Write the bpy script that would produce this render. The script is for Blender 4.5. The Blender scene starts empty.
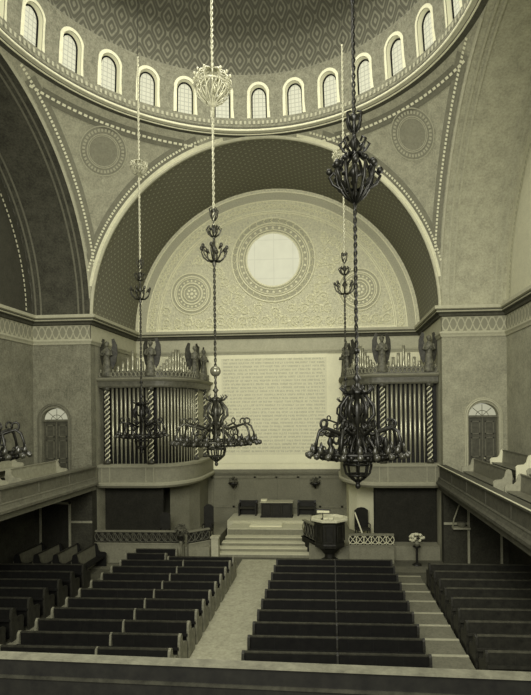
import bpy, bmesh, math, random
from math import sin, cos, pi, sqrt, atan2, radians
from mathutils import Vector, Matrix
random.seed(7)
C = bpy.context.scene.collection
FZ = 7.0                      # eye height above the church floor: measured heights are relative to the eye

# ------------------------------------------------------------------ materials
TINT = (1.0, .985, .70)
def col(v, t=TINT):
    l = v ** 2.2
    return (l*t[0], l*t[1], l*t[2], 1)
class NT:
    def __init__(s, name):
        s.m = bpy.data.materials.new(name); s.m.use_nodes = True
        s.n = s.m.node_tree.nodes; s.l = s.m.node_tree.links
        s.b = s.n['Principled BSDF']; s.b.inputs['Specular IOR Level'].default_value = .2
    def node(s, t, **k):
        o = s.n.new(t)
        for a, v in k.items(): setattr(o, a, v)
        return o
    def math(s, op, a, b=None, c=None):
        o = s.n.new('ShaderNodeMath'); o.operation = op
        for i, v in enumerate((a, b, c)):
            if v is None: continue
            if isinstance(v, (int, float)): o.inputs[i].default_value = v
            else: s.l.new(v, o.inputs[i])
        return o.outputs[0]
    def mix(s, f, a, b):
        o = s.n.new('ShaderNodeMix'); o.data_type = 'RGBA'
        if isinstance(f, (int, float)): o.inputs[0].default_value = f
        else: s.l.new(f, o.inputs[0])
        for i, v in ((6, a), (7, b)):
            if isinstance(v, tuple): o.inputs[i].default_value = v
            else: s.l.new(v, o.inputs[i])
        return o.outputs[2]
    def noise(s, scale, detail=4, rough=.6, coord='Object'):
        t = s.n.new('ShaderNodeTexCoord'); o = s.n.new('ShaderNodeTexNoise')
        o.inputs['Scale'].default_value = scale; o.inputs['Detail'].default_value = detail
        o.inputs['Roughness'].default_value = rough
        s.l.new(t.outputs[coord], o.inputs['Vector']); return o.outputs['Fac']
    def uv(s):
        t = s.n.new('ShaderNodeTexCoord'); x = s.n.new('ShaderNodeSeparateXYZ')
        s.l.new(t.outputs['UV'], x.inputs[0]); return x.outputs[0], x.outputs[1]
    def obj(s):
        t = s.n.new('ShaderNodeTexCoord'); x = s.n.new('ShaderNodeSeparateXYZ')
        s.l.new(t.outputs['Object'], x.inputs[0]); return x.outputs
    def step(s, x, a, b):
        o = s.n.new('ShaderNodeMapRange'); o.inputs[1].default_value = a; o.inputs[2].default_value = b
        s.l.new(x, o.inputs[0]); return o.outputs[0]
    def bump(s, h, st, dist=.05):
        o = s.n.new('ShaderNodeBump'); o.inputs['Strength'].default_value = st; o.inputs['Distance'].default_value = dist
        s.l.new(h, o.inputs['Height']); s.l.new(o.outputs[0], s.b.inputs['Normal'])
def mottled(name, v, amp=.1, scale=3, rough=.8, fine=13, bump=0, metal=0, spec=.2):
    t = NT(name)
    a = t.step(t.noise(scale, 5, .65), .3, .7); b = t.step(t.noise(fine, 2, .7), .3, .7)
    f = t.math('ADD', t.math('MULTIPLY', a, .5), t.math('MULTIPLY', b, .5))
    c = t.mix(f, col(max(.01, v-amp)), col(min(1, v+amp)))
    t.l.new(c, t.b.inputs['Base Color']); t.b.inputs['Roughness'].default_value = rough
    t.b.inputs['Metallic'].default_value = metal; t.b.inputs['Specular IOR Level'].default_value = spec
    if bump: t.bump(b, bump)
    return t.m
def emissive(name, v, strength, grid=None):
    t = NT(name); c = t.mix(t.step(t.noise(1.5), .3, .7), col(v-.04), col(v))
    if grid:
        u, w = t.uv(); ln = None
        for k, g in ((u, grid[0]), (w, grid[1])):
            fr = t.math('FRACT', t.math('MULTIPLY', k, g)); e = t.math('LESS_THAN', fr, grid[2])
            ln = e if ln is None else t.math('MAXIMUM', ln, e)
        c = t.mix(t.math('MULTIPLY', ln, grid[3]), c, col(v*.45))
    t.b.inputs['Base Color'].default_value = col(.25 if strength > .3 else v); t.l.new(c, t.b.inputs['Emission Color'])
    t.b.inputs['Emission Strength'].default_value = strength
    return t.m
def diaper(name, v0, v1, cell, soft=.5):
    t = NT(name); u, w = t.uv()
    a = t.math('FRACT', t.math('MULTIPLY', t.math('ADD', u, w), 1/cell))
    b = t.math('FRACT', t.math('MULTIPLY', t.math('SUBTRACT', u, w), 1/cell))
    a = t.math('ABSOLUTE', t.math('SUBTRACT', a, .5)); b = t.math('ABSOLUTE', t.math('SUBTRACT', b, .5))
    m = t.math('MAXIMUM', a, b)
    line = t.step(m, .34, .46); dot = t.math('LESS_THAN', m, .2)
    n = t.step(t.noise(12), .3, .7)
    f = t.math('MULTIPLY', t.math('MAXIMUM', t.math('MULTIPLY', line, .25), t.math('MULTIPLY', dot, .9)), t.math('ADD', .5, t.math('MULTIPLY', n, .5)))
    c = t.mix(f, col(v0), col(v1))
    t.l.new(c, t.b.inputs['Base Color']); t.b.inputs['Roughness'].default_value = .75
    return t.m
def scales(name, v0, v1, N, K):
    t = NT(name); u, w = t.uv()
    p = t.math('ADD', t.math('MULTIPLY', u, N), t.math('MULTIPLY', w, K)); q = t.math('SUBTRACT', t.math('MULTIPLY', u, N), t.math('MULTIPLY', w, K))
    a = t.math('ABSOLUTE', t.math('SUBTRACT', t.math('FRACT', p), .5)); b = t.math('ABSOLUTE', t.math('SUBTRACT', t.math('FRACT', q), .5))
    m_ = t.math('POWER', t.math('ADD', t.math('POWER', a, 5), t.math('POWER', b, 5)), .2)
    f = t.step(t.math('SINE', t.math('MULTIPLY', m_, 26)), -.2, .8); n = t.step(t.noise(9), .3, .7)
    f = t.math('MULTIPLY', f, t.step(w, 13, 1.5))
    c = t.mix(t.math('MULTIPLY', f, t.math('ADD', .55, t.math('MULTIPLY', n, .45))), col(v0), col(v1))
    t.l.new(c, t.b.inputs['Base Color']); t.b.inputs['Roughness'].default_value = .8
    return t.m
def frieze_mat(name, v0, v1):
    t = NT(name); u, w = t.uv()
    a = t.math('ABSOLUTE', t.math('SINE', t.math('MULTIPLY', u, 9))); b = t.math('ABSOLUTE', t.math('SUBTRACT', w, .5))
    d = t.math('ABSOLUTE', t.math('SUBTRACT', t.math('MULTIPLY', a, .42), b))
    f = t.math('LESS_THAN', d, .09); g = t.math('GREATER_THAN', b, .43)
    c = t.mix(t.math('MAXIMUM', f, g), col(v0), col(v1))
    t.l.new(c, t.b.inputs['Base Color']); t.b.inputs['Roughness'].default_value = .8
    return t.m
def wood(name, v, amp=.05, rough=.45):
    t = NT(name); x = t.obj()
    n = t.noise(6, 6, .7); f = t.step(n, .3, .7)
    t.l.new(t.mix(f, col(max(.01, v-amp)), col(v+amp)), t.b.inputs['Base Color'])
    t.b.inputs['Roughness'].default_value = rough; t.b.inputs['Specular IOR Level'].default_value = .35
    return t.m

M = dict(
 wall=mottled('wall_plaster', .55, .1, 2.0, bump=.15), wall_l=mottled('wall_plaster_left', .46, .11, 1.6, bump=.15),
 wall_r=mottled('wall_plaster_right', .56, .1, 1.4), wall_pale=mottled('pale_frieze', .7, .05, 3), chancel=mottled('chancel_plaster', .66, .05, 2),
 tablet=mottled('tablet_plaster', .93, .03, 2), tabletfield=mottled('tablet_field', .88, .03, 6),
 ink=mottled('lettering', .66, .05, 20), wains=mottled('wainscot_stone', .47, .05, 1.5),
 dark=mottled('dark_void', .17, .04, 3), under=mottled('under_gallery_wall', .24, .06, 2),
 pend=mottled('pendentive_mosaic', .58, .1, 3, fine=14, bump=.2), gold=mottled('pale_gilding', .84, .06, 8),
 goldm=mottled('muted_gilding', .64, .06, 8), soffit=diaper('chancel_soffit_diaper', .42, .62, .42),
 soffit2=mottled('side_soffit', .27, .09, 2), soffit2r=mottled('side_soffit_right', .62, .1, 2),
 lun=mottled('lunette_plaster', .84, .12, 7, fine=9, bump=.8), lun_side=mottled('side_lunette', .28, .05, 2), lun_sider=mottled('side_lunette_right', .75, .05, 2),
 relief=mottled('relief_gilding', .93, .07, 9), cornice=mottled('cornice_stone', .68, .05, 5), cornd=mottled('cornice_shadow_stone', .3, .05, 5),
 frieze=frieze_mat('frieze_ornament', .52, .66), dome=scales('dome_scales', .33, .5, 60, .7), drum=mottled('drum_mosaic', .46, .12, 5, fine=16),
 reveal=emissive('window_reveal', .82, .1), sash=mottled('window_lead', .1, .02),  # daylight on the reveals is put in as a faint glow
 pane=emissive('window_daylight', .9, .95, (5.5, 5.5, .2, .35)), rose=emissive('rose_daylight', .93, .8, (.9, .9, .05, .12)),
 fan=emissive('fanlight_daylight', .85, .6), door=wood('door_oak', .3), doort=wood('door_frame_oak', .38),
 pew=wood('pew_walnut', .07, .03, .6), pewcap=wood('pew_cap_rail', .19, .05, .5), pewend=wood('pew_end_walnut', .42, .1, .5), pewend_d=wood('pew_end_dark', .16, .05, .5), gcap=wood('shaded_cap_rail', .3, .05, .5), rpew=wood('shaded_pew_oak', .17, .04, .6),  # paler pew ends hold painted light, right-hand pews hold painted haze
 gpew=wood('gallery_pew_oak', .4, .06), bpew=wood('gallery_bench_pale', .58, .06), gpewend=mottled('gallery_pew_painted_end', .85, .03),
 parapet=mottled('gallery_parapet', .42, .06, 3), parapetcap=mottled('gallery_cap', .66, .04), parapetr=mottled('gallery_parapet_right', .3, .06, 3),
 rail=wood('front_rail_wood', .38, .07, .6), raild=wood('front_parapet_wood', .09, .03, .6),
 floor=mottled('nave_floor', .35, .06, 2), carpet=mottled('aisle_carpet', .62, .09, 3, fine=9), aisle=mottled('side_aisle_floor', .42, .06, 3), nosing=mottled('step_nosing', .62, .05),
 steps=mottled('chancel_marble', .76, .05, 3), stepn=mottled('chancel_step_riser', .5, .05, 3),
 organ=wood('organ_case_wood', .34, .07, .5), organd=wood('organ_case_dark', .09, .04, .6), base=mottled('organ_loft_panel', .5, .05, 4), basem=mottled('organ_loft_moulding', .58, .04, 4),
 pipe=mottled('pipe_tin', .62, .05, 2, .3, metal=.6, spec=.5), pipef=mottled('pipe_foot', .22, .05, 2, .4),
 colm=wood('twisted_column_core', .25, .05, .4), band=mottled('twisted_column_gilding', .86, .05), angel=wood('carved_angel_wood', .32, .16, .6), wing=wood('angel_wing_wood', .2, .1, .6),
 iron=mottled('chandelier_bronze', .24, .08, 8, .35, metal=.4, spec=.5), irond=mottled('chandelier_dark_bronze', .13, .05, 8, .4, metal=.3, spec=.5), ironl=mottled('chandelier_bright_bronze', .72, .14, 10, .35, metal=.3, spec=.5),
 lamp=mottled('lamp_cup', .2, .08, 10, .3, spec=.6), ball=mottled('bronze_ball', .5, .1, 4, .25, metal=.5, spec=.6),
 pulpit=wood('pulpit_walnut', .14, .04, .5), pulpittop=mottled('pulpit_ledge', .8, .04), chair=wood('chair_wood', .14, .03, .5), seat=mottled('chair_leather', .22, .03),
 white=mottled('white_paper', .9, .02), leaf=mottled('foliage', .3, .12, 14), flower=mottled('pale_blossom', .78, .1, 20), urn=mottled('urn_metal', .45, .08, 6, .4),
)

# ------------------------------------------------------------------ mesh builder
class MB:
    def __init__(s): s.v = []; s.f = []; s.uvs = {}
    def add(s, vs, fs, uv=None):
        n = len(s.v); s.v += [tuple(p) for p in vs]
        for i, f in enumerate(fs):
            s.f.append(tuple(n+j for j in f))
            if uv: s.uvs[len(s.f)-1] = [uv[j] for j in f]
        return s
    def box(s, x0, x1, y0, y1, z0, z1, bev=0):
        vs = [(x, y, z) for z in (z0, z1) for y in (y0, y1) for x in (x0, x1)]
        return s.add(vs, [(0,2,3,1),(4,5,7,6),(0,1,5,4),(2,6,7,3),(0,4,6,2),(1,3,7,5)])
    def grid(s, fn, nu, nv, uvf=None):
        vs = []; uv = []
        for i in range(nu+1):
            for j in range(nv+1):
                vs.append(fn(i/nu, j/nv)); uv.append(uvf(i/nu, j/nv) if uvf else (i/nu, j/nv))
        fs = [(i*(nv+1)+j, (i+1)*(nv+1)+j, (i+1)*(nv+1)+j+1, i*(nv+1)+j+1) for i in range(nu) for j in range(nv)]
        return s.add(vs, fs, uv)
    def tube(s, pts, r, n=6, closed=False, cap=True):
        pts = [Vector(p) for p in pts]; m = len(pts)
        rs = r if isinstance(r, (list, tuple)) else [r]*m
        rings = []; prev = None
        for i, p in enumerate(pts):
            a = pts[(i-1) % m] if (i > 0 or closed) else p; b = pts[(i+1) % m] if (i < m-1 or closed) else p
            t = (b-a)
            if t.length < 1e-9: t = Vector((0,0,1))
            t.normalize()
            if prev is None: prev = Vector((1,0,0)) if abs(t.x) < .8 else Vector((0,1,0))
            u = prev - t*prev.dot(t)
            if u.length < 1e-6: u = t.orthogonal()
            u.normalize(); prev = u; w = t.cross(u)
            rings.append([p + (u*cos(2*pi*k/n) + w*sin(2*pi*k/n))*rs[i] for k in range(n)])
        vs = [q for rg in rings for q in rg]; fs = []
        for i in range(m if closed else m-1):
            j = (i+1) % m
            for k in range(n): fs.append((i*n+k, i*n+(k+1) % n, j*n+(k+1) % n, j*n+k))
        if cap and not closed: fs += [tuple(range(n-1, -1, -1)), tuple((m-1)*n+k for k in range(n))]
        return s.add(vs, fs)
    def lathe(s, prof, c=(0,0,0), n=16, a0=0, a1=2*pi, cap=False):
        full = abs(a1-a0-2*pi) < 1e-6; k = n if full else n+1
        vs = [(c[0]+r*cos(a0+(a1-a0)*i/n), c[1]+r*sin(a0+(a1-a0)*i/n), c[2]+z) for r, z in prof for i in range(k)]
        uv = [(i/n, j/max(1, len(prof)-1)) for j in range(len(prof)) for i in range(k)]
        fs = [(j*k+i, j*k+(i+1) % k, (j+1)*k+(i+1) % k, (j+1)*k+i) for j in range(len(prof)-1) for i in range(n)]
        s.add(vs, fs, uv)
        if cap: s.f.append(tuple(len(s.v)-k+i for i in range(k)))
        return s
    def sphere(s, c, r, n=10, sc=(1,1,1)):
        vs = []; m = max(4, n//2+1)
        for j in range(m+1):
            for i in range(n):
                a = pi*j/m; vs.append((c[0]+r*sc[0]*sin(a)*cos(2*pi*i/n), c[1]+r*sc[1]*sin(a)*sin(2*pi*i/n), c[2]+r*sc[2]*cos(a)))
        return s.add(vs, [(j*n+i, j*n+(i+1) % n, (j+1)*n+(i+1) % n, (j+1)*n+i) for j in range(m) for i in range(n)])
    def prism(s, poly, fn, h0, h1):
        n = len(poly); vs = [fn(p, h0) for p in poly] + [fn(p, h1) for p in poly]
        return s.add(vs, [tuple(range(n-1, -1, -1)), tuple(range(n, 2*n))] + [(i, (i+1) % n, n+(i+1) % n, n+i) for i in range(n)])
    def sweep(s, path, prof, closedprof=False, side=1):
        """path: plan points; prof: (offset to the left*side, z)"""
        m = len(path); nrm = []
        for i in range(m):
            ds = []
            if i > 0: ds.append((Vector(path[i])-Vector(path[i-1])).normalized())
            if i < m-1: ds.append((Vector(path[i+1])-Vector(path[i])).normalized())
            ns = [Vector((-d.y, d.x))*side for d in ds]
            if len(ns) == 2:
                b = (ns[0]+ns[1]).normalized(); b = b/max(.25, b.dot(ns[0]))
            else: b = ns[0]
            nrm.append(b)
        L = [0]
        for i in range(1, m): L.append(L[-1]+(Vector(path[i])-Vector(path[i-1])).length)
        k = len(prof); vs = []; uv = []
        for i in range(m):
            for j, (o, z) in enumerate(prof):
                q = Vector(path[i])+nrm[i]*o; vs.append((q.x, q.y, z)); uv.append((L[i], j/max(1, k-1)))
        fs = [(i*k+j, (i+1)*k+j, (i+1)*k+(j+1) % k, i*k+(j+1) % k) for i in range(m-1) for j in range(k if closedprof else k-1)]
        s.add(vs, fs, uv)
        if closedprof: s.add([vs[j] for j in range(k)], [tuple(range(k))]); s.add([vs[(m-1)*k+j] for j in range(k)], [tuple(range(k))])
        return s
    def mesh(s, name, mat, dz=0, off=(0,0,0), smooth=False):
        me = bpy.data.meshes.new(name)
        me.from_pydata([(x-off[0], y-off[1], z-off[2]+dz) for x, y, z in s.v], [], s.f)
        if s.uvs:
            ul = me.uv_layers.new(name='UVMap'); d = ul.data
            for pi_, p in enumerate(me.polygons):
                u = s.uvs.get(pi_)
                if u:
                    for q, li in enumerate(p.loop_indices): d[li].uv = u[q]
        bm = bmesh.new(); bm.from_mesh(me); bmesh.ops.recalc_face_normals(bm, faces=bm.faces); bm.to_mesh(me); bm.free()
        me.materials.append(mat)
        if smooth:
            for p in me.polygons: p.use_smooth = True
        return me
    def top(s, name, mat, smooth=False):
        """a top-level mesh; vertices in eye-relative world metres; origin moved to its base centre"""
        xs = [v[0] for v in s.v]; ys = [v[1] for v in s.v]; zs = [v[2] for v in s.v]
        c = ((min(xs)+max(xs))/2, (min(ys)+max(ys))/2, min(zs))
        o = bpy.data.objects.new(name, s.mesh(name, mat, 0, c, smooth)); o.location = (c[0], c[1], c[2]+FZ); C.objects.link(o); return o
    def part(s, name, mat, parent, local=True, root=None, smooth=False):
        off = (0,0,0)
        if not local:
            r = (root or parent).location; off = (r.x, r.y, r.z-FZ)
        o = bpy.data.objects.new(name, s.mesh(name, mat, 0, off, smooth)); o.parent = parent; C.objects.link(o); return o
def struct(mb, name, mat, smooth=False):
    o = mb.top(name, mat, smooth); o['kind'] = 'structure'; return o
def tag(o, label, cat, group=None):
    o['label'] = label; o['category'] = cat
    if group: o['group'] = group
    return o
def thing(name, label, cat, loc, rz=0, group=None):
    o = bpy.data.objects.new(name, None); C.objects.link(o); o.empty_display_size = .2
    o.location = (loc[0], loc[1], loc[2]+FZ); o.rotation_euler = (0, 0, rz)
    return tag(o, label, cat, group)
def link_copy(me, name, parent, rz=0, loc=(0,0,0)):
    o = bpy.data.objects.new(name, me); o.parent = parent; o.rotation_euler = (0,0,rz); o.location = loc; C.objects.link(o); return o
def dup(root, loc, rz, label, group=None):
    r = root.copy(); C.objects.link(r); r.location = (loc[0], loc[1], loc[2]+FZ); r.rotation_euler = (0,0,rz); r['label'] = label
    if group: r['group'] = group
    for ch in list(root.children):
        c = ch.copy(); C.objects.link(c); c.parent = r
        for g in list(ch.children):
            d = g.copy(); C.objects.link(d); d.parent = c
    return r

# ------------------------------------------------------------------ measured place
R = 8.25; YC = 15.95; Y1 = 24.2; YB = 30.0; A = 2.87; HC = 4.65; XO = R+A; HR = 12.96; FL = -7.0; Y0 = YC-R
TH = .4

# floor and carpets
struct(MB().box(-14, 14, -3, 31, FL-.3, FL), 'floor', M['floor'])
struct(MB().box(-1.1, 1.05, 8, 24.6, FL, FL+.015), 'aisle_carpet', M['carpet'])
struct(MB().box(-8.2, 8.2, 22.9, 23.7, FL, FL+.012), 'front_cross_aisle', M['aisle'])
struct(MB().box(-6.75, -5.5, 10, 22.9, FL, FL+.012), 'left_side_aisle', M['aisle'])
# right hand aisle: added low slabs, pale strips paint the light between pews
ys = [22.3, 21.2, 20.2, 19.1, 17.9, 16.8, 15.7, 14.6, 13.4, 12.0]
t = MB(); nz = MB()
for i in range(len(ys)-1):
    z = FL+.03+.035*i
    t.box(5.62, 6.85, ys[i+1], ys[i], FL, z)
    nz.box(5.62, 6.86, ys[i]-.11, ys[i]+.01, z-.03, z+.012)
struct(t, 'right_side_aisle', M['aisle']); struct(nz, 'trim_aisle_nosing', M['nosing'])

# walls --------------------------------------------------------
zt = HC+.1
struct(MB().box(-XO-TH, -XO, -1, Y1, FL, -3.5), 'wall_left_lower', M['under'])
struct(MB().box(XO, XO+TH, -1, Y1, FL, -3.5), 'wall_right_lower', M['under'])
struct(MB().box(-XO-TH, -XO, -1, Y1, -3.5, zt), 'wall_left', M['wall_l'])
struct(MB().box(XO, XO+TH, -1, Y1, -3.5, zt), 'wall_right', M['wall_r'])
# pier walls beside the chancel (with the arched door openings)
def pier(s, name, mat):
    xa, xb = R, XO+TH; cx = 10.07; hw = .66; zs = -.26; zb = -3.4
    m = MB()
    def quadx(x0, x1, z0, z1): m.box(s*x0, s*x1, Y1, Y1+.5, z0, z1)
    quadx(xa, cx-hw, zb, zt); quadx(cx+hw, xb, zb, zt)
    n = 12; pts = [(cx+hw*cos(pi*i/n), zs+.58*sin(pi*i/n)) for i in range(n+1)]
    for i in range(n):
        p, q = pts[i], pts[i+1]
        m.prism([(p[0], p[1]), (q[0], q[1]), (q[0], zt), (p[0], zt)], lambda a, h: (s*a[0], h, a[1]), Y1, Y1+.5)
    struct(m, name, mat)
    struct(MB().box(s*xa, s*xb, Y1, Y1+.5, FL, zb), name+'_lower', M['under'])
pier(-1, 'wall_pier_left', M['wall_l']); pier(1, 'wall_pier_right', M['wall_r'])
for s, nm in ((-1, 'left'), (1, 'right')):
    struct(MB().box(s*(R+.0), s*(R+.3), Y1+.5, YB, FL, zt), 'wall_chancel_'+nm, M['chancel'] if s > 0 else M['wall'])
struct(MB().box(-R-.3, R+.3, YB, YB+.4, -3.3, 13.2), 'wall_back', M['tablet'])
# wainscot with panels on the back wall
w = MB().box(-R, R, YB-.06, YB+.4, FL, -3.3)
struct(w, 'wall_back_wainscot', M['wains'])
w = MB(); w.box(-R, R, YB-.2, YB, -3.48, -3.3); w.box(-R, R, YB-.14, YB, -3.58, -3.48); struct(w, 'trim_wainscot', M['wains'])
w = MB(); 
for i in range(-6, 7):
    x = i*1.25
    w.box(x-.06, x+.06, YB-.11, YB-.04, -6, -3.7)
w.box(-R, R, YB-.11, YB-.04, -3.8, -3.66); w.box(-R, R, YB-.11, YB-.04, -5.5, -5.38)
struct(w, 'trim_wainscot_panels', M['wains'])

# cornice and frieze all round
path = [(-XO, -1), (-XO, Y1), (-R, Y1), (-R, YB), (R, YB), (R, Y1), (XO, Y1), (XO, -1)]
struct(MB().sweep(path, [(0, 4.72), (.36, 4.72), (.36, 4.58), (.28, 4.55)], side=-1), 'trim_cornice_crown', M['cornice'])
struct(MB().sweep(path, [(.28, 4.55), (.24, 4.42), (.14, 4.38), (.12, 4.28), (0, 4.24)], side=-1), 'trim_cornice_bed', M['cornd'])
struct(MB().sweep(path, [(.27, 4.50), (.29, 4.47), (.27, 4.44)], side=-1), 'trim_cornice_fillet', M['cornice'])
struct(MB().sweep(path[:3], [(.03, 4.28), (.03, 3.55)], side=-1), 'trim_frieze_left', M['frieze']); struct(MB().sweep(path[5:], [(.03, 4.28), (.03, 3.55)], side=-1), 'trim_frieze_right', M['frieze'])
struct(MB().sweep(path[2:6], [(.03, 4.28), (.03, 3.55)], side=-1), 'trim_frieze_chancel', M['wall_pale'])
struct(MB().sweep(path, [(.0, 3.6), (.12, 3.57), (.12, 3.5), (.07, 3.42), (.04, 3.34), (0, 3.34)], side=-1), 'trim_architrave', M['cornice'])

# chancel barrel vault and side vaults
def vault_uv(u, v): return (u*pi*R, v*6)
NS = 48
struct(MB().grid(lambda u, v: (R*cos(pi*u), Y1+(YB-Y1)*v, HC+R*sin(pi*u)), NS, 6, lambda u, v: (u*pi*R, v*(YB-Y1))), 'ceiling_chancel_vault', M['soffit'], True)
for s, nm in ((-1, 'left'), (1, 'right')):
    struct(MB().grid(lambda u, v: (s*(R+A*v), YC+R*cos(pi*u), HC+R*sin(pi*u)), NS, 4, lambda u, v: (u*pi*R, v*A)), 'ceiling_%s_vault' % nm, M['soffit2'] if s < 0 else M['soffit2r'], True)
    # lunette wall and its bordered arch
    m = MB(); n = 40; m.add([(s*XO, YC, HC)]+[(s*XO, YC+R*cos(pi*i/n), HC+R*sin(pi*i/n)) for i in range(n+1)], [(0, i+1, i+2) for i in range(n)])
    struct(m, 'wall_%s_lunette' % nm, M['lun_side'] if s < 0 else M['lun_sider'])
    def arc(r0, r1, xo, mm):
        mm.grid(lambda u, v: (s*(XO-xo), YC+(r0+(r1-r0)*v)*cos(pi*u), HC+(r0+(r1-r0)*v)*sin(pi*u)), 60, 1)
    b = MB()
    for k in range(110):
        u0 = pi*(k+.2)/110; u1 = pi*(k+.8)/110
        b.add([(s*(XO-.05), YC+r*cos(u), HC+r*sin(u)) for u in (u0, u1) for r in (R-.62, R-.52)], [(0,1,3,2)])
    struct(b, 'trim_%s_lunette_beads' % nm, M['gold'] if s < 0 else M['goldm'])
    b = MB()
    for x in (.25, .5, 2.35, 2.62):
        b.grid(lambda u, v: (s*(R+x+.09*v), YC+(R-.05)*cos(pi*u), HC+(R-.05)*sin(pi*u)), 60, 1)
    struct(b, 'trim_%s_vault_bands' % nm, M['goldm'] if s > 0 else mottled('vault_band_dim', .43, .05))
m = MB(); m.tube([((R-.06)*cos(pi*i/90), Y1-.02, HC+(R-.06)*sin(pi*i/90)) for i in range(91)], .075, 6); struct(m, 'trim_chancel_arch_edge', mottled('arch_edge', .72, .06))
struct(MB().grid(lambda u, v: ((R-.02)*cos(pi*u), Y1+.06+.22*v, HC+(R-.02)*sin(pi*u)), 60, 1), 'trim_chancel_arch_soffit', M['goldm'])

# pendentives, on the sphere through the four corners
RS = R*sqrt(2)
def sph(az, z, inset=0):
    rr = RS-inset; h = z-HC; rho = sqrt(max(0, rr*rr-h*h)); return (rho*cos(az), YC+rho*sin(az), z)
for q, nm in ((0, 'right_front'), (1, 'left_front'), (2, 'left_rear'), (3, 'right_rear')):
    def fn(u, v):
        z = HC+(12.86-HC)*u; rho = sqrt(RS*RS-(z-HC)**2); a = math.acos(min(1, R/rho)); az = a+(pi/2-2*a)*v+q*pi/2
        return sph(az, z)
    struct(MB().grid(fn, 26, 20), 'ceiling_pendentive_'+nm, M['pend'], True)
# bordered arch edges lying on the sphere
def arch_strip(axis, s0, s1, inset, dashed=None):
    """axis: unit plan direction of the arch plane; s: distance back from it"""
    mb = MB(); ax = Vector(axis); tg = Vector((-ax.y, ax.x)); N = dashed or 90
    def pt(t, s_):
        d = R-s_; rr = sqrt((RS-inset)**2-d*d); p = ax*d+tg*(rr*cos(t)); return (p.x, YC+p.y, HC+rr*sin(t))
    for i in range(N):
        t0 = pi*(i+(.2 if dashed else 0))/N; t1 = pi*(i+(.8 if dashed else 1))/N
        q = [pt(t0, s0), pt(t1, s0), pt(t1, s1), pt(t0, s1)]
        if max(p[2] for p in q) > 12.84 or min(p[2] for p in q) < HC: continue
        # stay inside the neighbouring arch planes
        if max(max(abs(p[0]), abs(p[1]-YC)) for p in q) > R+.001: continue
        mb.add(q, [(0,1,2,3)])
    return mb
for ax, nm, mt, md in (((0,1), 'front', 'gold', 'gold'), ((-1,0), 'left', 'goldm', 'gold'), ((1,0), 'right', 'goldm', 'gold'), ((0,-1), 'rear', 'goldm', 'gold')):
    if nm == 'front': struct(arch_strip(ax, 0, .16, .04), 'trim_%s_arch_fillet' % nm, M['gold'])
    else: struct(arch_strip(ax, 0, .08, .04), 'trim_%s_arch_fillet' % nm, M['goldm'])
    struct(arch_strip(ax, .12, .46, .03), 'trim_%s_arch_band' % nm, mottled('arch_band_'+nm, .46, .05))
    struct(arch_strip(ax, .26, .33, .06, 165), 'trim_%s_arch_beads' % nm, M['gold'])
# ring border below the dome
def ringstrip(z0, z1, inset, N, dashed):
    mb = MB()
    for i in range(N):
        a0 = 2*pi*(i+(.18 if dashed else 0))/N; a1 = 2*pi*(i+(.82 if dashed else 1))/N
        q = [sph(a, z, inset) for a, z in ((a0, z0), (a1, z0), (a1, z1), (a0, z1))]
        if max(max(abs(p[0]), abs(p[1]-YC)) for p in q) > R-.1: continue
        mb.add(q, [(0,1,2,3)])
    return mb
struct(ringstrip(12.28, 12.62, .03, 120, False), 'trim_ring_band', mottled('ring_band', .42, .05)); struct(ringstrip(12.41, 12.48, .06, 230, True), 'trim_ring_beads', M['gold'])
def ring(prof, name, mat): struct(MB().lathe(prof, (0, YC, 0), 96), name, mat, True)
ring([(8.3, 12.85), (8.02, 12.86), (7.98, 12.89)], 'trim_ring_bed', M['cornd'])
ring([(7.98, 12.89), (7.86, 12.91), (7.8, 12.94), (7.8, 12.98), (7.86, 13.03)], 'trim_ring_crown', M['cornice'])
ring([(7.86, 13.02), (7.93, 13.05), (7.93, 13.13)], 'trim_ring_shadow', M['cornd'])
ring([(7.85, 12.97), (7.78, 12.96), (7.78, 12.92), (7.82, 12.9)], 'trim_ring_bead_pale', M['gold'])
ring([(8.06, 12.84), (8.0, 12.83), (8.0, 12.87), (8.06, 12.88)], 'trim_ring_fillet_pale', M['gold'])
ring([(7.93, 13.13), (7.9, 13.16), (7.9, 13.22), (8.0, 13.25)], 'trim_ring_upper', M['drum'])
# small tooth frieze above the ring
tt = MB()
for i in range(240):
    a = 2*pi*i/240; tt.add([((7.9)*cos(a+d), YC+7.9*sin(a+d), z) for d in (-.006, .006) for z in (13.26, 13.42)], [(0,1,3,2)])
struct(tt, 'trim_drum_teeth', M['goldm'])
# drum with the round-headed windows
NW = 30; RD = 8.0; Zb, Zt = 13.25, 15.45
hw = .40; zs0, zs1 = 13.58, 14.62        # opening: sill and springing
def drumr(z): return RD-(.03*(z-13.25)+.035*(z-13.25)**2)
def dp(a, x, z, out=0): 
    r = drumr(z)+out; th = a+x/RD; return (r*cos(th), YC+r*sin(th), z)
drum = MB(); wins = []
for k in range(NW):
    a = pi/2+2*pi*k/NW
    hs = pi*RD/NW
    hole = [(-hw, zs0)]+[(-hw*cos(pi*i/12), zs1+hw*sin(pi*i/12)) for i in range(13)]+[(hw, zs0)]
    # outer boundary matched to hole points
    outer = [(-hs, Zb), (-hs, zs1)]+[(-hs+2*hs*i/12, Zt) for i in range(1, 12)]+[(hs, zs1), (hs, Zb)]
    outer[1] = (-hs, Zt) ; outer[-2] = (hs, Zt)
    n = len(hole)
    vs = [dp(a, x, z) for x, z in hole]+[dp(a, x, z) for x, z in outer]
    fs = [(i, i+1, n+i+1, n+i) for i in range(n-1)]+[(0, n, 2*n-1, n-1)]
    uv = [((a*RD+x), z) for x, z in hole+outer]
    drum.add(vs, fs, uv)
    ang = 2*pi*k/NW
    if ang > pi: ang -= 2*pi
    if abs(ang) < radians(125): wins.append((ang, a, hole))
struct(drum, 'wall_drum', M['drum'])
wins.sort()
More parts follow.
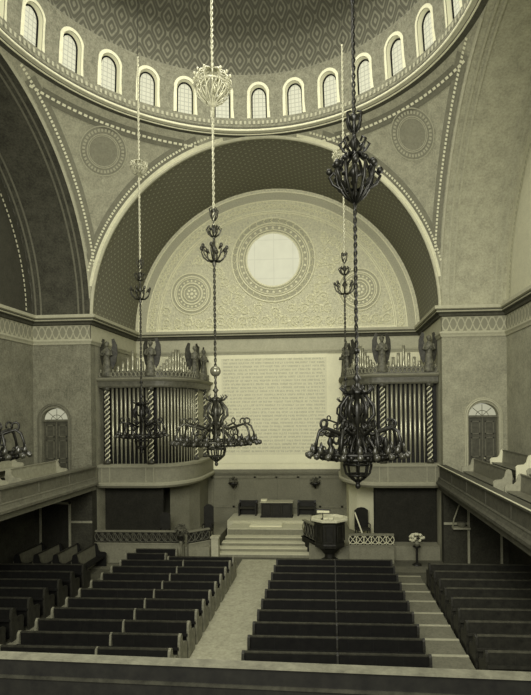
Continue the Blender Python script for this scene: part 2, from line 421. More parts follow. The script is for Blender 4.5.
for i, (ang, a, hole) in enumerate(reversed(wins)):
    fr = thing('window_%d' % (i+1), '', '', (RD*cos(a), YC+RD*sin(a), zs0)); del fr['label']; del fr['category']; fr['kind'] = 'structure'
    inner = [(x*.84, zs0+.02 if z == zs0 else z-.03) for x, z in hole]
    n = len(hole)
    m = MB(); m.add([dp(a, x, z) for x, z in hole]+[dp(a, x, z, .24) for x, z in inner], [(j, j+1, n+j+1, n+j) for j in range(n-1)]+[(0, n, 2*n-1, n-1)])
    m.part('reveal', M['reveal'], fr, False)
    # pale moulded rim on the wall face
    big = [(x*1.34, z if z <= zs1 else zs1+(z-zs1)*1.34) for x, z in hole]
    m = MB(); m.add([dp(a, x, z, -.03) for x, z in hole]+[dp(a, x, z, -.01) for x, z in big], [(j, j+1, n+j+1, n+j) for j in range(n-1)])
    m.part('moulded_rim', M['gold'], fr, False)
    m = MB(); m.tube([dp(a, x, z, .2) for x, z in inner], .045, 4, closed=True); m.part('window_frame', M['sash'], fr, False)
    m = MB(); m.add([dp(a, x, z, .235) for x, z in inner], [tuple(range(n))], [(x, z) for x, z in inner]); m.part('glass', M['pane'], fr, False)
# dome
prof = []
for i in range(25):
    t_ = i/24*pi/2; prof.append((drumr(Zt)*cos(t_), Zt+drumr(Zt)*.92*sin(t_)))
mb = MB()
mb.grid(lambda u, v: ((lambda p: (p[0]*cos(2*pi*u), YC+p[0]*sin(2*pi*u), p[1]))((drumr(Zt)*cos(v*pi/2), Zt+drumr(Zt)*.92*sin(v*pi/2)))), 96, 24, lambda u, v: (u, v*pi/2*RD))
struct(mb, 'ceiling_dome', M['dome'], True)

# medallions on the pendentives
def medallion(d, name):
    c = Vector((0, YC, HC)); o = Vector((3.1853, 0, 0)); d = Vector(d).normalized(); oc = o-c
    b = oc.dot(d); t_ = -b+sqrt(b*b-(oc.length_squared-RS*RS)); p = o+d*t_; nrm = (c-p).normalized()
    az = atan2(p.y-YC, p.x); e1 = Vector((-sin(az), cos(az), 0)); e2 = nrm.cross(e1).normalized()
    if e2.z < 0: e2 = -e2
    def on(r, t_): 
        q = p+e1*r*cos(t_)+e2*r*sin(t_); w_ = (q-c); return tuple(c+w_.normalized()*(RS-.05))
    m = MB()
    for r0, r1 in ((1.0, 1.04), (.68, .72), (.62, .65)): m.grid(lambda u, v: on(r0+(r1-r0)*v, 2*pi*u), 48, 1)
    g_ = MB(); g_.grid(lambda u, v: tuple(Vector(on(1.0*v+.001, 2*pi*u))+nrm*-.025), 36, 4); struct(g_, name+'_ground', mottled(name+'_ground', .5, .05, 5))
    for k in range(36):
        t0 = 2*pi*k/36; m.add([on(r, t_) for r in (.8, .92) for t_ in (t0, t0+.1)], [(0,1,3,2)])
    struct(m, name, M['goldm'])
def pixdir(x, y):
    f, yaw, H, roll = 521.98, .0698, 411.95, -.0107
    u2 = x-294.63; v2 = y-H; u = u2*cos(roll)+v2*sin(roll); v = -u2*sin(roll)+v2*cos(roll)
    return ((u/f)*cos(yaw)-sin(yaw), (u/f)*sin(yaw)+cos(yaw), -v/f)
medallion((-.4279, .9728, .5037), 'trim_left_medallion') if False else None
MEDL = pixdir(103, 151); MEDR = pixdir(413, 134)
medallion(MEDL, 'trim_medallion_left'); medallion(MEDR, 'trim_medallion_right')

# lunette over the back wall ------------------------------------
yl = YB-.02
def halfring(m, r0, r1, y, N=72, cz=HC, cx=0, a0=0, a1=pi):
    m.grid(lambda u, v: (cx+(r0+(r1-r0)*v)*cos(a0+(a1-a0)*u), y, cz+(r0+(r1-r0)*v)*sin(a0+(a1-a0)*u)), N, 1)
m = MB(); halfring(m, 0, R, yl); struct(m, 'wall_back_lunette', M['lun'])
m = MB()
for r in (8.05, 7.55, 6.95, 6.85): m.tube([(r*cos(pi*i/72), yl-.03, HC+r*sin(pi*i/72)) for i in range(73)], .045, 5)
m.box(-6.9, 6.9, yl-.08, yl, HC+.1, HC+.2)
struct(m, 'trim_lunette_mouldings', M['relief'])
m = MB(); halfring(m, 7.6, 8.0, yl-.025); struct(m, 'trim_lunette_border', mottled('lunette_border', .72, .07, 14, bump=.5))
m = MB()
for k in range(90):
    a = pi*(k+.5)/90
    c_ = Vector((7.25*cos(a), yl-.03, HC+7.25*sin(a)))
    m.tube([c_+Vector((.1*cos(t_), 0, .1*sin(t_))) for t_ in [2*pi*j/8 for j in range(8)]], .03, 4, closed=True)
circ = [(-.05, 8.79, 2.55), (-4.85, 6.95, 1.35), (4.85, 6.95, 1.35)]
def spiral(m, c, r, dirn, ph, turns=1.6, w=.05):
    pts = []
    for j in range(22):
        u = j/21; t_ = ph+dirn*turns*2*pi*u; rr = r*(1-.85*u); pts.append((c[0]+rr*cos(t_), yl-.04, c[1]+rr*sin(t_)))
    m.tube(pts, [w*(1-.5*j/21) for j in range(22)], 4)
    for j in (3, 8, 13):
        p = pts[j]; dx, dz = p[0]-c[0], p[2]-c[1]; m.sphere((p[0]+dx*.25, yl-.02, p[2]+dz*.25), .06, 6, (1, .4, 1))
cand = []
for rr in (6.4, 5.75, 5.1, 4.45, 3.8, 3.15, 2.5, 1.85, 1.2, .55):
    nn = max(2, int(pi*rr/.66))
    for k in range(nn+1):
        a = pi*(k+.5*(rr > 9))/nn; cand.append((rr*cos(a), HC+.62+rr*sin(a)*.96))
placed = []
for c_ in cand:
    if c_[1] < HC+.5 or math.hypot(c_[0], c_[1]-HC) > 6.5: continue
    if any(math.hypot(c_[0]-a, c_[1]-b) < r+.27 for a, b, r in circ): continue
    if any(math.hypot(c_[0]-a, c_[1]-b) < .55 for a, b in placed): continue
    placed.append(c_)
for i, c_ in enumerate(placed):
    sgn = 1 if (c_[0] > 0) ^ (i % 2) else -1
    spiral(m, c_, .3, sgn, i*1.3, 1.5, .035)
    m.tube([(c_[0]+.3*cos(i*1.3)+.1*k*cos(i*1.3+1.2), yl-.03, c_[1]+.3*sin(i*1.3)+.1*k*sin(i*1.3+1.2)) for k in range(4)], [.04, .03, .025, .015], 4)
struct(m, 'trim_lunette_scrollwork', M['relief'])
def circle(m, cx, cz, r, w, y=yl-.04, N=48): m.tube([(cx+r*cos(2*pi*i/N), y, cz+r*sin(2*pi*i/N)) for i in range(N)], w, 5, closed=True)
m = MB()
for r, w_ in ((1.56, .07), (1.72, .03), (2.0, .03), (2.12, .05), (2.42, .05)): circle(m, -.05, 8.79, r, w_)
for k in range(32):
    a = 2*pi*k/32; m.sphere((-.05+1.86*cos(a), yl-.03, 8.79+1.86*sin(a)), .08, 6, (1, .4, 1))
    m.tube([(-.05+r*cos(a+d), yl-.03, 8.79+r*sin(a+d)) for r, d in ((2.16, 0), (2.27, .06), (2.38, 0))], .02, 4)
struct(m, 'trim_rose_surround', M['relief'])
m = MB(); halfring(m, 1.5, 2.45, yl-.012, cz=8.79, cx=-.05, a1=2*pi); struct(m, 'trim_rose_ground', mottled('rose_ground', .7, .1, 9, bump=.5))
rw = thing('window_rose', '', '', (-.05, yl-.03, 8.79-1.54)); del rw['label']; del rw['category']; rw['kind'] = 'structure'
m = MB(); N = 48; m.add([(-.05+1.53*cos(2*pi*i/N), yl-.05, 8.79+1.53*sin(2*pi*i/N)) for i in range(N)], [tuple(range(N))], [(1.53*cos(2*pi*i/N), 1.53*sin(2*pi*i/N)) for i in range(N)])
m.part('glass', M['rose'], rw, False)
for s, nm in ((-1, 'left'), (1, 'right')):
    m = MB()
    for r, w_ in ((.45, .03), (.62, .05), (.9, .03), (1.0, .05), (1.2, .04)): circle(m, s*4.85, 6.95, r, w_)
    for k in range(20):
        a = 2*pi*k/20; m.sphere((s*4.85+.76*cos(a), yl-.03, 6.95+.76*sin(a)), .06, 6, (1, .4, 1))
    for k in range(8):
        a = 2*pi*k/8; m.sphere((s*4.85+.24*cos(a), yl-.03, 6.95+.24*sin(a)), .08, 6, (1, .4, 1))
    m.sphere((s*4.85, yl-.03, 6.95), .1, 6, (1, .4, 1))
    struct(m, 'trim_roundel_'+nm, M['relief'])
    m = MB(); m.add([(s*4.85+1.2*cos(2*pi*i/36), yl-.012, 6.95+1.2*sin(2*pi*i/36)) for i in range(36)], [tuple(range(36))]); struct(m, 'trim_roundel_ground_'+nm, mottled('roundel_ground_'+nm, .68, .05, 8))

# inscription tablet ---------------------------------------------
tb = thing('inscription_tablet', 'large pale wall tablet filled with rows of tiny lettering between the two organs', 'tablet', (-.2, YB-.03, -2.95))
MB().box(-3.45, 3.0, YB-.03, YB-.005, -2.95, 3.35).part('tablet_margin', M['tablet'], tb, False)
MB().box(-3.15, 2.95, YB-.04, YB-.03, -2.45, 3.12).part('tablet_field', M['tabletfield'], tb, False)
m = MB(); rows = 27
for r in range(rows):
    z = 3.0-r*(5.3/(rows-1)); x = -3.02
    last = 2.8 if r < rows-1 else 2.2
    while x < last:
        wl = random.randint(2, 8)
        for k in range(wl):
            if x > last: break
            h = .105; y = YB-.05; kind = random.random()
            m.add([(x, y, z), (x+.018, y, z), (x+.018, y, z+h), (x, y, z+h)], [(0,1,2,3)])
            if kind < .6: zz = z+random.choice((0, h/2, h-.02)); m.add([(x, y, zz), (x+.055, y, zz), (x+.055, y, zz+.02), (x, y, zz+.02)], [(0,1,2,3)])
            if kind > .35: m.add([(x+.05, y, z), (x+.066, y, z), (x+.066, y, z+h), (x+.05, y, z+h)], [(0,1,2,3)])
            x += .092
        x += .075
m.part('lettering', M['ink'], tb, False)

# doors in the pier walls ----------------------------------------
for s, n_ in ((-1, 1), (1, 2)):
    cx = s*10.07; zb = -3.1; zs = -.26
    d = thing('door_%d' % n_, '', '', (cx, Y1+.2, zb)); del d['label']; del d['category']; d['kind'] = 'structure'
    m = MB()
    m.box(cx-.6, cx-.02, Y1+.2, Y1+.26, zb, zs-.08); m.box(cx+.02, cx+.6, Y1+.2, Y1+.26, zb, zs-.08)
    m.part('door_leaf', M['door'], d, False)
    m = MB()
    for sx in (-.31, .31):
        for z0, z1 in ((-3.2, -2.3), (-2.15, -1.25), (-1.1, -.5)):
            for a, b, c_, e in ((-.2, .2, z0, z0+.05), (-.2, .2, z1-.05, z1), (-.2, -.15, z0, z1), (.15, .2, z0, z1)):
                m.box(cx+sx+a, cx+sx+b, Y1+.17, Y1+.2, c_, e)
    m.box(cx-.02, cx+.02, Y1+.17, Y1+.24, zb, zs)
    m.part('panel_moulding', M['doort'], d, False)
    MB().sphere((cx+.08, Y1+.14, -2.2), .04, 8).part('door_handle', M['cornice'], d, False)
    MB().box(cx-.66, cx+.66, Y1+.1, Y1+.26, zs-.08, zs+.02).part('transom', M['doort'], d, False)
    n = 16; m = MB(); m.add([(cx+.62*cos(pi*i/n), Y1+.24, zs+.02+.52*sin(pi*i/n)) for i in range(n+1)], [tuple(range(n+1))]); m.part('fanlight', M['fan'], d, False)
    m = MB()
    for a in (.25, .5, .75): m.tube([(cx, Y1+.22, zs), (cx+.6*cos(pi*a), Y1+.22, zs+.52*sin(pi*a))], .014, 4)
    m.tube([(cx+.28*cos(pi*i/10), Y1+.22, zs+.24*sin(pi*i/10)) for i in range(11)], .014, 4)
    m.part('glazing_bars', M['doort'], d, False)
    # architrave
    pth = [(cx-.74, zb)]+[(cx-.74*cos(pi*i/16), zs+.72*sin(pi*i/16)) for i in range(17)]+[(cx+.74, zb)]
    m = MB(); k = len(pth)
    for off, w_ in ((0, .05), (.1, .03)):
        m.tube([(cx+(x-cx)*(1+off), Y1-.02, z if z <= zs else zs+(z-zs)*(1+off)) for x, z in pth], w_, 5)
    m.part('architrave', M['cornice'] if s > 0 else M['parapet'], d, False)

for s, nm in ((-1, 'left'), (1, 'right')):
    m = MB()
    for x in (9.3, 10.75): m.box(s*x, s*(x+.1), Y1-.06, Y1, FL, -4.2)
    m.box(s*9.3, s*10.85, Y1-.06, Y1, -4.3, -4.2); m.box(s*8.25, s*9.3, Y1-.05, Y1, -5.2, -5.1)
    struct(m, 'trim_lower_doorway_'+nm, M['goldm'] if s > 0 else M['wall'])
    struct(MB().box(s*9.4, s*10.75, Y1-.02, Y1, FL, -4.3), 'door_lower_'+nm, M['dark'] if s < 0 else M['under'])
# galleries ------------------------------------------------------
for s, nm in ((-1, 'left'), (1, 'right')):
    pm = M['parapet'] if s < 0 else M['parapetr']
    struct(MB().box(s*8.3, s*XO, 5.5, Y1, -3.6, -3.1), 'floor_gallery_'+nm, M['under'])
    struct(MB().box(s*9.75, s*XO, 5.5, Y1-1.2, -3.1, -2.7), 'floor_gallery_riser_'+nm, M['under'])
    g = thing('side_balcony', 'panelled gallery front running along the %s side of the nave' % nm, 'balcony', (s*8.2, YC-.5, -3.6))
    g['label'] = ('pale gallery front on the left, below the door with the arched fanlight' if s < 0 else 'darker gallery front with thin white cap edge, on the right of the nave')
    MB().box(s*8.08, s*8.28, 7.0, Y1-.02, -3.5, -2.54).part('front_panel', pm, g, False)
    MB().box(s*8.0, s*8.36, 7.0, Y1-.02, -2.54, -2.47).part('cap_rail', pm, g, False)
    m = MB(); m.sweep([(s*8.08, 7.0), (s*8.08, Y1-.02)], [(0, -3.02), (.06, -3.05), (.06, -3.1), (.1, -3.2), (.16, -3.26), (.16, -3.36), (.05, -3.42), (.05, -3.6), (-.2, -3.6)], side=(1 if s < 0 else -1)*(-1))
    m.part('lower_moulding', pm, g, False)
    if s > 0: MB().box(7.985, 8.03, 7.0, Y1-.02, -2.475, -2.455).part('edge_strip', M['pulpittop'], g, False)
    for y in [7.6+i*2.35 for i in range(7)]:
        MB().box(s*8.05, s*8.08, y, y+.06, -3.0, -2.56).part('panel_stile', pm, g, False)

# pew builder ----------------------------------------------------
def end_poly(h=1.02, d=.62):
    return [(-d/2, 0), (d/2, 0), (d/2, .42), (d/2+.02, .58), (d/2-.06, .66), (.02, .68), (-.06, .76), (-.10, h-.06), (-.14, h+.02), (-.22, h+.05), (-.30, h), (-d/2-.02, .8)]
def make_pew(L, label, group, loc, rz=0, mid=None, mats=('pew', 'pewcap', 'pewend'), h=1.0, seat=None):
    """faces +Y, back along X from 0 to L; origin at the left rear corner on the floor"""
    t = thing('pew', label, 'pew', loc, rz, group)
    m = MB(); m.prism([(-.2, .1), (-.24, h), (-.20, h), (-.15, .1)], lambda p, x: (x, p[0], p[1]), 0, L); 
    for k in range(int(L/.6)): m.box(k*L/int(L/.6)-.015+.02, k*L/int(L/.6)+.035, -.245, -.2, .15, h)
    m.part('backrest', M[mats[0]], t)
    MB().prism([(-.26, h), (-.26, h+.03), (-.17, h+.03), (-.17, h)], lambda p, x: (x, p[0], p[1]), 0, L).part('cap_rail', M[mats[1]], t)
    MB().prism([(-.16, .4), (-.16, .46), (.26, .48), (.28, .45), (.24, .41)], lambda p, x: (x, p[0], p[1]), 0, L).part('seat', M[seat or mats[0]], t)
    MB().box(0, L, -.36, -.24, .66, .68).box(0, L, -.38, -.36, .66, .74).part('book_rack', M[mats[0]], t)
    for x in (0, L): MB().prism(end_poly(h), lambda p, q: (q, p[0], p[1]), x-.035, x+.035).part('pew_end', M[mats[2]], t)
    if mid: MB().prism(end_poly(h), lambda p, q: (q, p[0], p[1]), mid-.025, mid+.025).part('divider', M[mats[2]], t)
    return t
def ordn(i): return ['first', 'second', 'third', 'fourth', 'fifth', 'sixth', 'seventh', 'eighth', 'ninth', 'tenth', 'eleventh'][i]
# left centre block
p0 = None
for k in range(10):
    y = 20.78-.87*k; loc = (-5.45, y+.24, FL); lab = 'dark pew left of the centre aisle, %s full row from the chancel' % ordn(k)
    if p0 is None: p0 = make_pew(4.5, lab, 'pews left of the centre aisle', loc, 0, 2.6)
    else: dup(p0, loc, 0, lab)
make_pew(1.85, 'short dark pew alone in front of the left pew block near the altar rail', 'pews left of the centre aisle', (-5.5, 22.75, FL))
make_pew(1.7, 'dark pew at the left end of the foremost double row, left of centre aisle', 'pews left of the centre aisle', (-5.55, 21.85, FL), h=1.05)
make_pew(2.75, 'dark pew touching the centre aisle in the foremost double row, left block', 'pews left of the centre aisle', (-3.7, 21.75, FL), h=.95)
p0 = None
for k in range(10):
    y = 21.1-.91*k; loc = (.93, y+.24, FL); lab = 'dark pew right of the centre aisle, %s row from the pulpit' % ordn(k)
    if p0 is None: p0 = make_pew(4.6, lab, 'pews right of the centre aisle', loc, 0, 2.35, ('pew', 'pewcap', 'pewend_d'))
    else: dup(p0, loc, 0, lab)
p0 = None
for k in range(9):
    y = 20.1-.93*k; loc = (-10.95, y+.24, FL); lab = 'dark pew under the left gallery, %s row from the chancel' % ordn(k)
    if p0 is None: p0 = make_pew(4.25, lab, 'pews under the left gallery', loc, 0, None, ('pew', 'pewcap', 'pewend_d'))
    else: dup(p0, loc, 0, lab)
p0 = None
for k in range(9):
    y = 20.65-.93*k; loc = (6.95, y+.24, FL); lab = 'dark pew under the right gallery, %s row from the chancel' % ordn(k)
    if p0 is None: p0 = make_pew(4.1, lab, 'pews under the right gallery', loc, 0, None, ('rpew', 'gcap', 'pewend_d'))  # haze under the right gallery is put into these paler tones
    else: dup(p0, loc, 0, lab)
# pews at the left front that face across the church
p0 = None
for k in range(4):
    x = -7.7-.85*k; lab = 'pale-backed pew facing the centre at the left front, %s from the aisle' % ordn(k)
    # rotated so that it faces +X: local X runs along -Y
    loc = (x+.2, 23.3, FL)
    if p0 is None: p0 = make_pew(1.9, lab, 'sideways pews at the left front', loc, -pi/2, None, ('gpew', 'pewcap', 'pew'), 1.02, 'pew')  # light on the backs is put into their paler colour
    else: dup(p0, loc, -pi/2, lab)
# gallery pews, parallel to the parapets
def gal(s, x, y0, y1, z, label, nm, mats):
    L = y1-y0
    # facing the nave
    loc = (s*x, y1 if s < 0 else y0, z); rz = -pi/2 if s < 0 else pi/2
    return make_pew(L, label, nm, loc, rz, None, mats, .98)
gal(-1, 9.1, 19.4, 22.9, -3.1, 'pale pew in the left gallery right behind its parapet, near the door', 'pews in the left gallery', ('bpew', 'bpew', 'bpew'))
gal(-1, 9.1, 13.5, 18.6, -3.1, 'pale pew in the left gallery cut by the left photo edge', 'pews in the left gallery', ('bpew', 'bpew', 'bpew'))
gal(-1, 10.3, 16.0, 21.5, -2.7, 'pale pew in the left gallery, higher back row', 'pews in the left gallery', ('bpew', 'bpew', 'bpew'))
gal(1, 9.1, 18.6, 23.0, -3.1, 'pew with pale end in the right gallery, between parapet and door', 'pews in the right gallery', ('gpew', 'gpew', 'bpew'))
gal(1, 9.1, 12.5, 17.4, -3.1, 'pew behind the right gallery parapet, cut by the right photo edge', 'pews in the right gallery', ('gpew', 'gpew', 'bpew'))
gal(1, 10.25, 19.7, 22.8, -2.7, 'pew with bright white end in the upper row of the right gallery', 'pews in the right gallery', ('gpew', 'gpew', 'gpewend'))
gal(1, 10.25, 13.0, 18.6, -2.7, 'upper row pew at the extreme right edge of the right gallery', 'pews in the right gallery', ('gpew', 'gpew', 'bpew'))

# rear gallery front, in the foreground
g = thing('rear_balcony', 'long dark balcony front with a pale worn top rail crossing the foreground', 'balcony', (2.4, 5.095, -3.6), -.034)
MB().box(-11.5, 8.7, -.06, .07, 1.10, 1.12).part('top_rail', M['rail'], g)  # top rail is paler than the panel below
MB().box(-11.5, 8.7, -.03, .05, 0, 1.1).part('front_panel', M['raild'], g)
MB().box(-11.5, 8.7, -.05, -.03, .9, .93).box(-11.5, 8.7, -.09, -.03, 0, .12).part('panel_moulding', M['pewcap'], g)
struct(MB().box(-XO, XO, -2.5, 5.15, -3.9, -3.6), 'floor_gallery_rear', M['under'])

# chancel platform, steps, rails ---------------------------------
st = MB(); rz = MB()
lv = [(25.0, -6.83, -2.6, 2.05), (25.42, -6.66, -2.5, 1.95), (25.84, -6.49, -2.35, 1.85), (26.26, -6.32, -2.25, 1.7), (26.75, -6.0, -2.2, 1.7)]
for i, (y, z, a, b) in enumerate(lv):
    st.box(a, b, y, 28.0 if i == 4 else lv[i+1][0]+.02, FL, z)
    rz.box(a-.005, b+.005, y-.015, y, (lv[i-1][1] if i else FL), z-.05)
struct(st, 'floor_chancel_steps', M['steps']); struct(rz, 'trim_step_risers', M['stepn'])
struct(MB().box(-8.2, -2.62, 24.3, YB, FL, -6.35), 'floor_chancel_left', M['stepn']); struct(MB().box(2.07, 8.2, 24.75, YB, FL, -6.35), 'floor_chancel_right', M['stepn'])
struct(MB().box(-2.5, 2.0, 28.0, YB, FL, -5.85), 'floor_altar_dais', M['steps'])
tag(MB().box(-1.15, .55, 27.1, 27.95, -6.0, -5.93).top('altar_footpace', M['white']), 'pale slab at the top of the chancel steps', 'step')

def altar_rail(x0, y0, x1, y1, label, zt_=-5.5, zp=-6.05, plinth='base', tr='organ'):
    L = math.hypot(x1-x0, y1-y0); t = thing('altar_rail', label, 'railing', (x0, y0, FL), atan2(y1-y0, x1-x0), 'pierced rails of the chancel')
    H = zt_-FL; P = zp-FL
    MB().box(0, L, -.1, .1, 0, P).box(0, L, -.14, .14, P-.06, P).part('plinth', M[plinth], t)
    MB().box(0, L, -.09, .09, H-.06, H).part('cap_rail', M['wains'], t)
    m = MB(); n = max(2, int(L/.3)); d = L/n; zc = (P+H-.06)/2; r = (H-.06-P)/2
    for k in range(n):
        c_ = (k+.5)*d
        m.tube([(c_+r*.85*cos(2*pi*j/10), 0, zc+r*.95*sin(2*pi*j/10)) for j in range(10)], .022, 4, closed=True)
        m.tube([(k*d, 0, P), ((k+1)*d, 0, H-.06)], .018, 4); m.tube([(k*d, 0, H-.06), ((k+1)*d, 0, P)], .018, 4)
    m.part('pierced_panel', M[tr], t)
    MB().box(0, L, .03, .04, P, H-.06).part('backing', M['dark'], t)
    return t
altar_rail(-8.0, 24.0, -3.75, 24.0, 'long pierced rail on a pale plinth below the left organ')
altar_rail(-3.6, 24.1, -2.75, 24.85, 'short angled pierced rail left of the chancel steps', -5.55, -6.1)
altar_rail(3.95, 24.25, 6.0, 24.25, 'pierced rail with bright tracery right of the pulpit', -5.65, -6.15, 'stepn', 'gold')
altar_rail(1.75, 26.2, 2.4, 24.9, 'short dark pierced rail between chancel steps and pulpit', -5.4, -6.2, 'dark')
tag(MB().box(-2.6, -2.26, 24.6, 24.94, FL, -6.0).box(-2.64, -2.22, 24.56, 24.98, -6.0, -5.92).top('newel_block', M['cornice']), 'pale stone block ending the left rail beside the steps', 'post')

# pulpit
def octo(prof, c=(0,0,0), n=8): return MB().lathe(prof, c, n, pi/8, 2*pi+pi/8, True)
pu = thing('pulpit', 'dark eight-sided wooden pulpit with a pale ledge, right of the chancel steps', 'pulpit', (3.05, 24.2, FL))
octo([(.3, 0), (.45, .02), (.42, .15), (.25, .25), (.25, .45), (.5, .72)]).part('stem', M['pulpit'], pu)
octo([(.5, .72), (.72, .82), (.74, .95), (.7, 1.0), (.74, 1.9), (.8, 1.98)]).part('body', M['pulpit'], pu)
m = MB()
for k in range(8):
    a = pi/4*k; m.tube([(.69*cos(a)-.17*sin(a)*q, .69*sin(a)+.17*cos(a)*q, z) for q, z in ((-1, 1.1), (1, 1.1), (1, 1.8), (-1, 1.8))], .02, 4, closed=True)
m.part('panel_moulding', M['pewcap'], pu)
octo([(.8, 1.98), (.9, 2.02), (.9, 2.1), (.74, 2.12), (.6, 2.04)]).part('ledge', M['pulpittop'], pu)
b = thing('open_book', 'open pale book lying on the pulpit ledge', 'book', (3.0, 23.75, FL+2.12)); MB().box(-.22, -.01, -.14, .14, 0, .05).part('left_pages', M['white'], b); MB().box(.01, .22, -.14, .14, 0, .05).part('right_pages', M['white'], b); MB().box(-.24, .24, -.16, .16, -.012, 0).part('cover', M['chair'], b)
l = thing('reading_lamp', 'small desk lamp with a long dark bar shade standing on the pulpit', 'lamp', (2.75, 24.05, FL+2.05))
MB().lathe([(.1, 0), (.1, .03), (.02, .05), (.015, .42)], n=10).part('stand', M['irond'], l); MB().tube([(-.3, 0, .44), (.36, 0, .42)], .035, 8).part('bar_shade', M['irond'], l); MB().box(-.26, .3, -.02, .02, .3, .41).part('reflector', M['white'], l)

# furniture on the dais
def chair(label, loc, rz, h=1.5, w_=.6):
    t = thing('clergy_chair', label, 'chair', loc, rz, 'chairs in the chancel')
    MB().box(-w_/2, w_/2, -.28, .28, .42, .5).part('seat', M['seat'], t)
    m = MB(); m.prism([(-w_/2, .5), (w_/2, .5), (w_/2, h-.15), (w_/4, h-.03), (0, h), (-w_/4, h-.03), (-w_/2, h-.15)], lambda p, y: (p[0], y, p[1]), .24, .3); m.part('backrest', M['chair'], t)
    for x in (-1, 1):
        for y in (-.25, .25): MB().tube([(x*(w_/2-.04), y, 0), (x*(w_/2-.04), y, .43)], .03, 6).part('leg', M['chair'], t)
        MB().tube([(x*(w_/2-.03), .26, .72), (x*(w_/2-.03), -.24, .72), (x*(w_/2-.03), -.24, .48)], .028, 6).part('armrest', M['chair'], t)
    return t
chair('tall dark chair below the left organ, nearer the pier', (-5.0, 24.9, -6.35), 0, 1.5, .5)
chair('tall dark chair left of the altar steps, beside the angled rail', (-3.1, 26.0, -6.35), 0, 1.7, .5)
chair('dark chair behind the pulpit on the right with a pale rod across it', (4.7, 26.3, -6.35), .2, 1.5, .7)
tag(MB().tube([(4.3, 25.95, -5.0), (4.75, 25.85, -6.3)], .035, 6).tube([(4.72, 25.85, -6.32), (5.0, 25.85, -6.32)], .03, 6).top('pointer_rod', M['white']), 'thin pale rod leaning on the dark chair behind the pulpit', 'rod')
def bench(label, loc, w_, h=1.0):
    t = thing('choir_bench', label, 'bench', loc, 0, 'benches against the back wall')
    MB().box(-w_/2, w_/2, .2, .28, 0, h).part('backrest', M['chair'], t); MB().box(-w_/2, w_/2, -.25, .2, .4, .48).part('seat', M['seat'], t)
    for x in (-1, 1): MB().prism([(-.28, 0), (.3, 0), (.3, h+.05), (.15, h+.1), (.1, .7), (-.28, .66)], lambda p, q: (q, p[0], p[1]), x*w_/2-.04, x*w_/2+.04).part('bench_end', M['chair'], t)
    MB().box(-w_/2-.05, w_/2+.05, .17, .31, h, h+.05).part('cap_rail', M['pewcap'], t)
bench('dark low bench against the wainscot, left of the altar table', (-1.6, 29.5, -5.85), .95, .75)
bench('dark low bench against the wainscot, right of the altar table', (1.75, 29.5, -5.85), .95, .75)
t = thing('altar_table', 'dark panelled altar table with a narrow pale edge at the back wall', 'table', (.1, 29.1, -5.85))
MB().box(-.85, .85, -.3, .3, .06, .82).part('table_body', M['pulpit'], t); MB().box(-.92, .92, -.36, .36, .82, .88).part('table_top', M['parapetcap'], t); MB().box(-.9, .9, -.33, .33, 0, .06).part('plinth', M['chair'], t)
m = MB()
for x in (-.55, 0, .55): m.tube([(x-.22, -.31, .15), (x+.22, -.31, .15), (x+.22, -.31, .72), (x-.22, -.31, .72)], .018, 4, closed=True)
m.part('panel_moulding', M['pewcap'], t)
b = thing('book', 'small closed white book at the left end of the altar table', 'book', (-.62, 29.1, -4.97)); MB().box(-.16, .16, -.12, .12, 0, .08).part('pages', M['white'], b); MB().box(-.17, .17, -.13, .13, .08, .1).part('cover', M['gpewend'], b)

# foliage stand, blossom vase
def foliage(n, r, c, mb, s=.12):
    for _ in range(n):
        a = random.random()*2*pi; e = random.random()*pi; rr = r*(.5+.5*random.random())
        p = Vector((c[0]+rr*sin(e)*cos(a), c[1]+rr*sin(e)*sin(a), c[2]+rr*cos(e)*.9))
        q = Vector((random.uniform(-1,1), random.uniform(-1,1), random.uniform(-1,1))).normalized(); w_ = q.orthogonal().normalized()
        mb.add([p-q*s, p+w_*s*.45, p+q*s, p-w_*s*.45], [(0,1,2,3)])
t = thing('plant_stand', 'slim stand with a leafy plant in front of the left rail corner', 'plant', (-3.78, 23.6, FL))
MB().lathe([(.2, 0), (.2, .04), (.05, .1), (.045, .9), (.09, 1.05), (.05, 1.12)], n=12).part('stand', M['urn'], t)
MB().lathe([(.05, 1.12), (.17, 1.2), (.19, 1.36), (.16, 1.38)], n=12).part('bowl', M['irond'], t)
m = MB(); foliage(120, .3, (0, 0, 1.6), m, .12); m.part('foliage', M['leaf'], t)
t = thing('flower_vase', 'vase of pale blossom on a dark stand at the right end of the chancel', 'vase', (7.0, 24.0, FL))
MB().lathe([(.22, 0), (.2, .05), (.06, .12), (.05, .75), (.18, .82), (.18, .86)], n=12).part('stand', M['chair'], t)
MB().lathe([(.08, .86), (.15, .98), (.08, 1.1), (.1, 1.14)], n=12).part('vase', M['urn'], t)
m = MB()
for _ in range(60):
    a = random.random()*2*pi; e = random.random()*pi*.6; m.sphere((.33*sin(e)*cos(a), .26*sin(e)*sin(a), 1.2+.2*cos(e)), random.uniform(.04, .07), 6)
m.part('blossom', M['flower'], t)
# lit bracket under right gallery
t = thing('wall_bracket', 'pale bent wall bracket holding a small shelf under the right gallery', 'bracket', (8.95, Y1-.02, -5.35))
MB().tube([(.15, -.02, 1.45), (-.15, -.25, .85), (-.3, -.25, .45), (-.3, -.02, .1)], .035, 6).part('arm', M['parapetcap'], t); MB().box(-.35, .4, -.35, -.01, 0, .08).part('shelf', M['parapetcap'], t); MB().lathe([(.14, .08), (.2, .2), (.2, .3), (.1, .32)], c=(.05, -.2, 0), n=12).part('bowl', M['wains'], t)
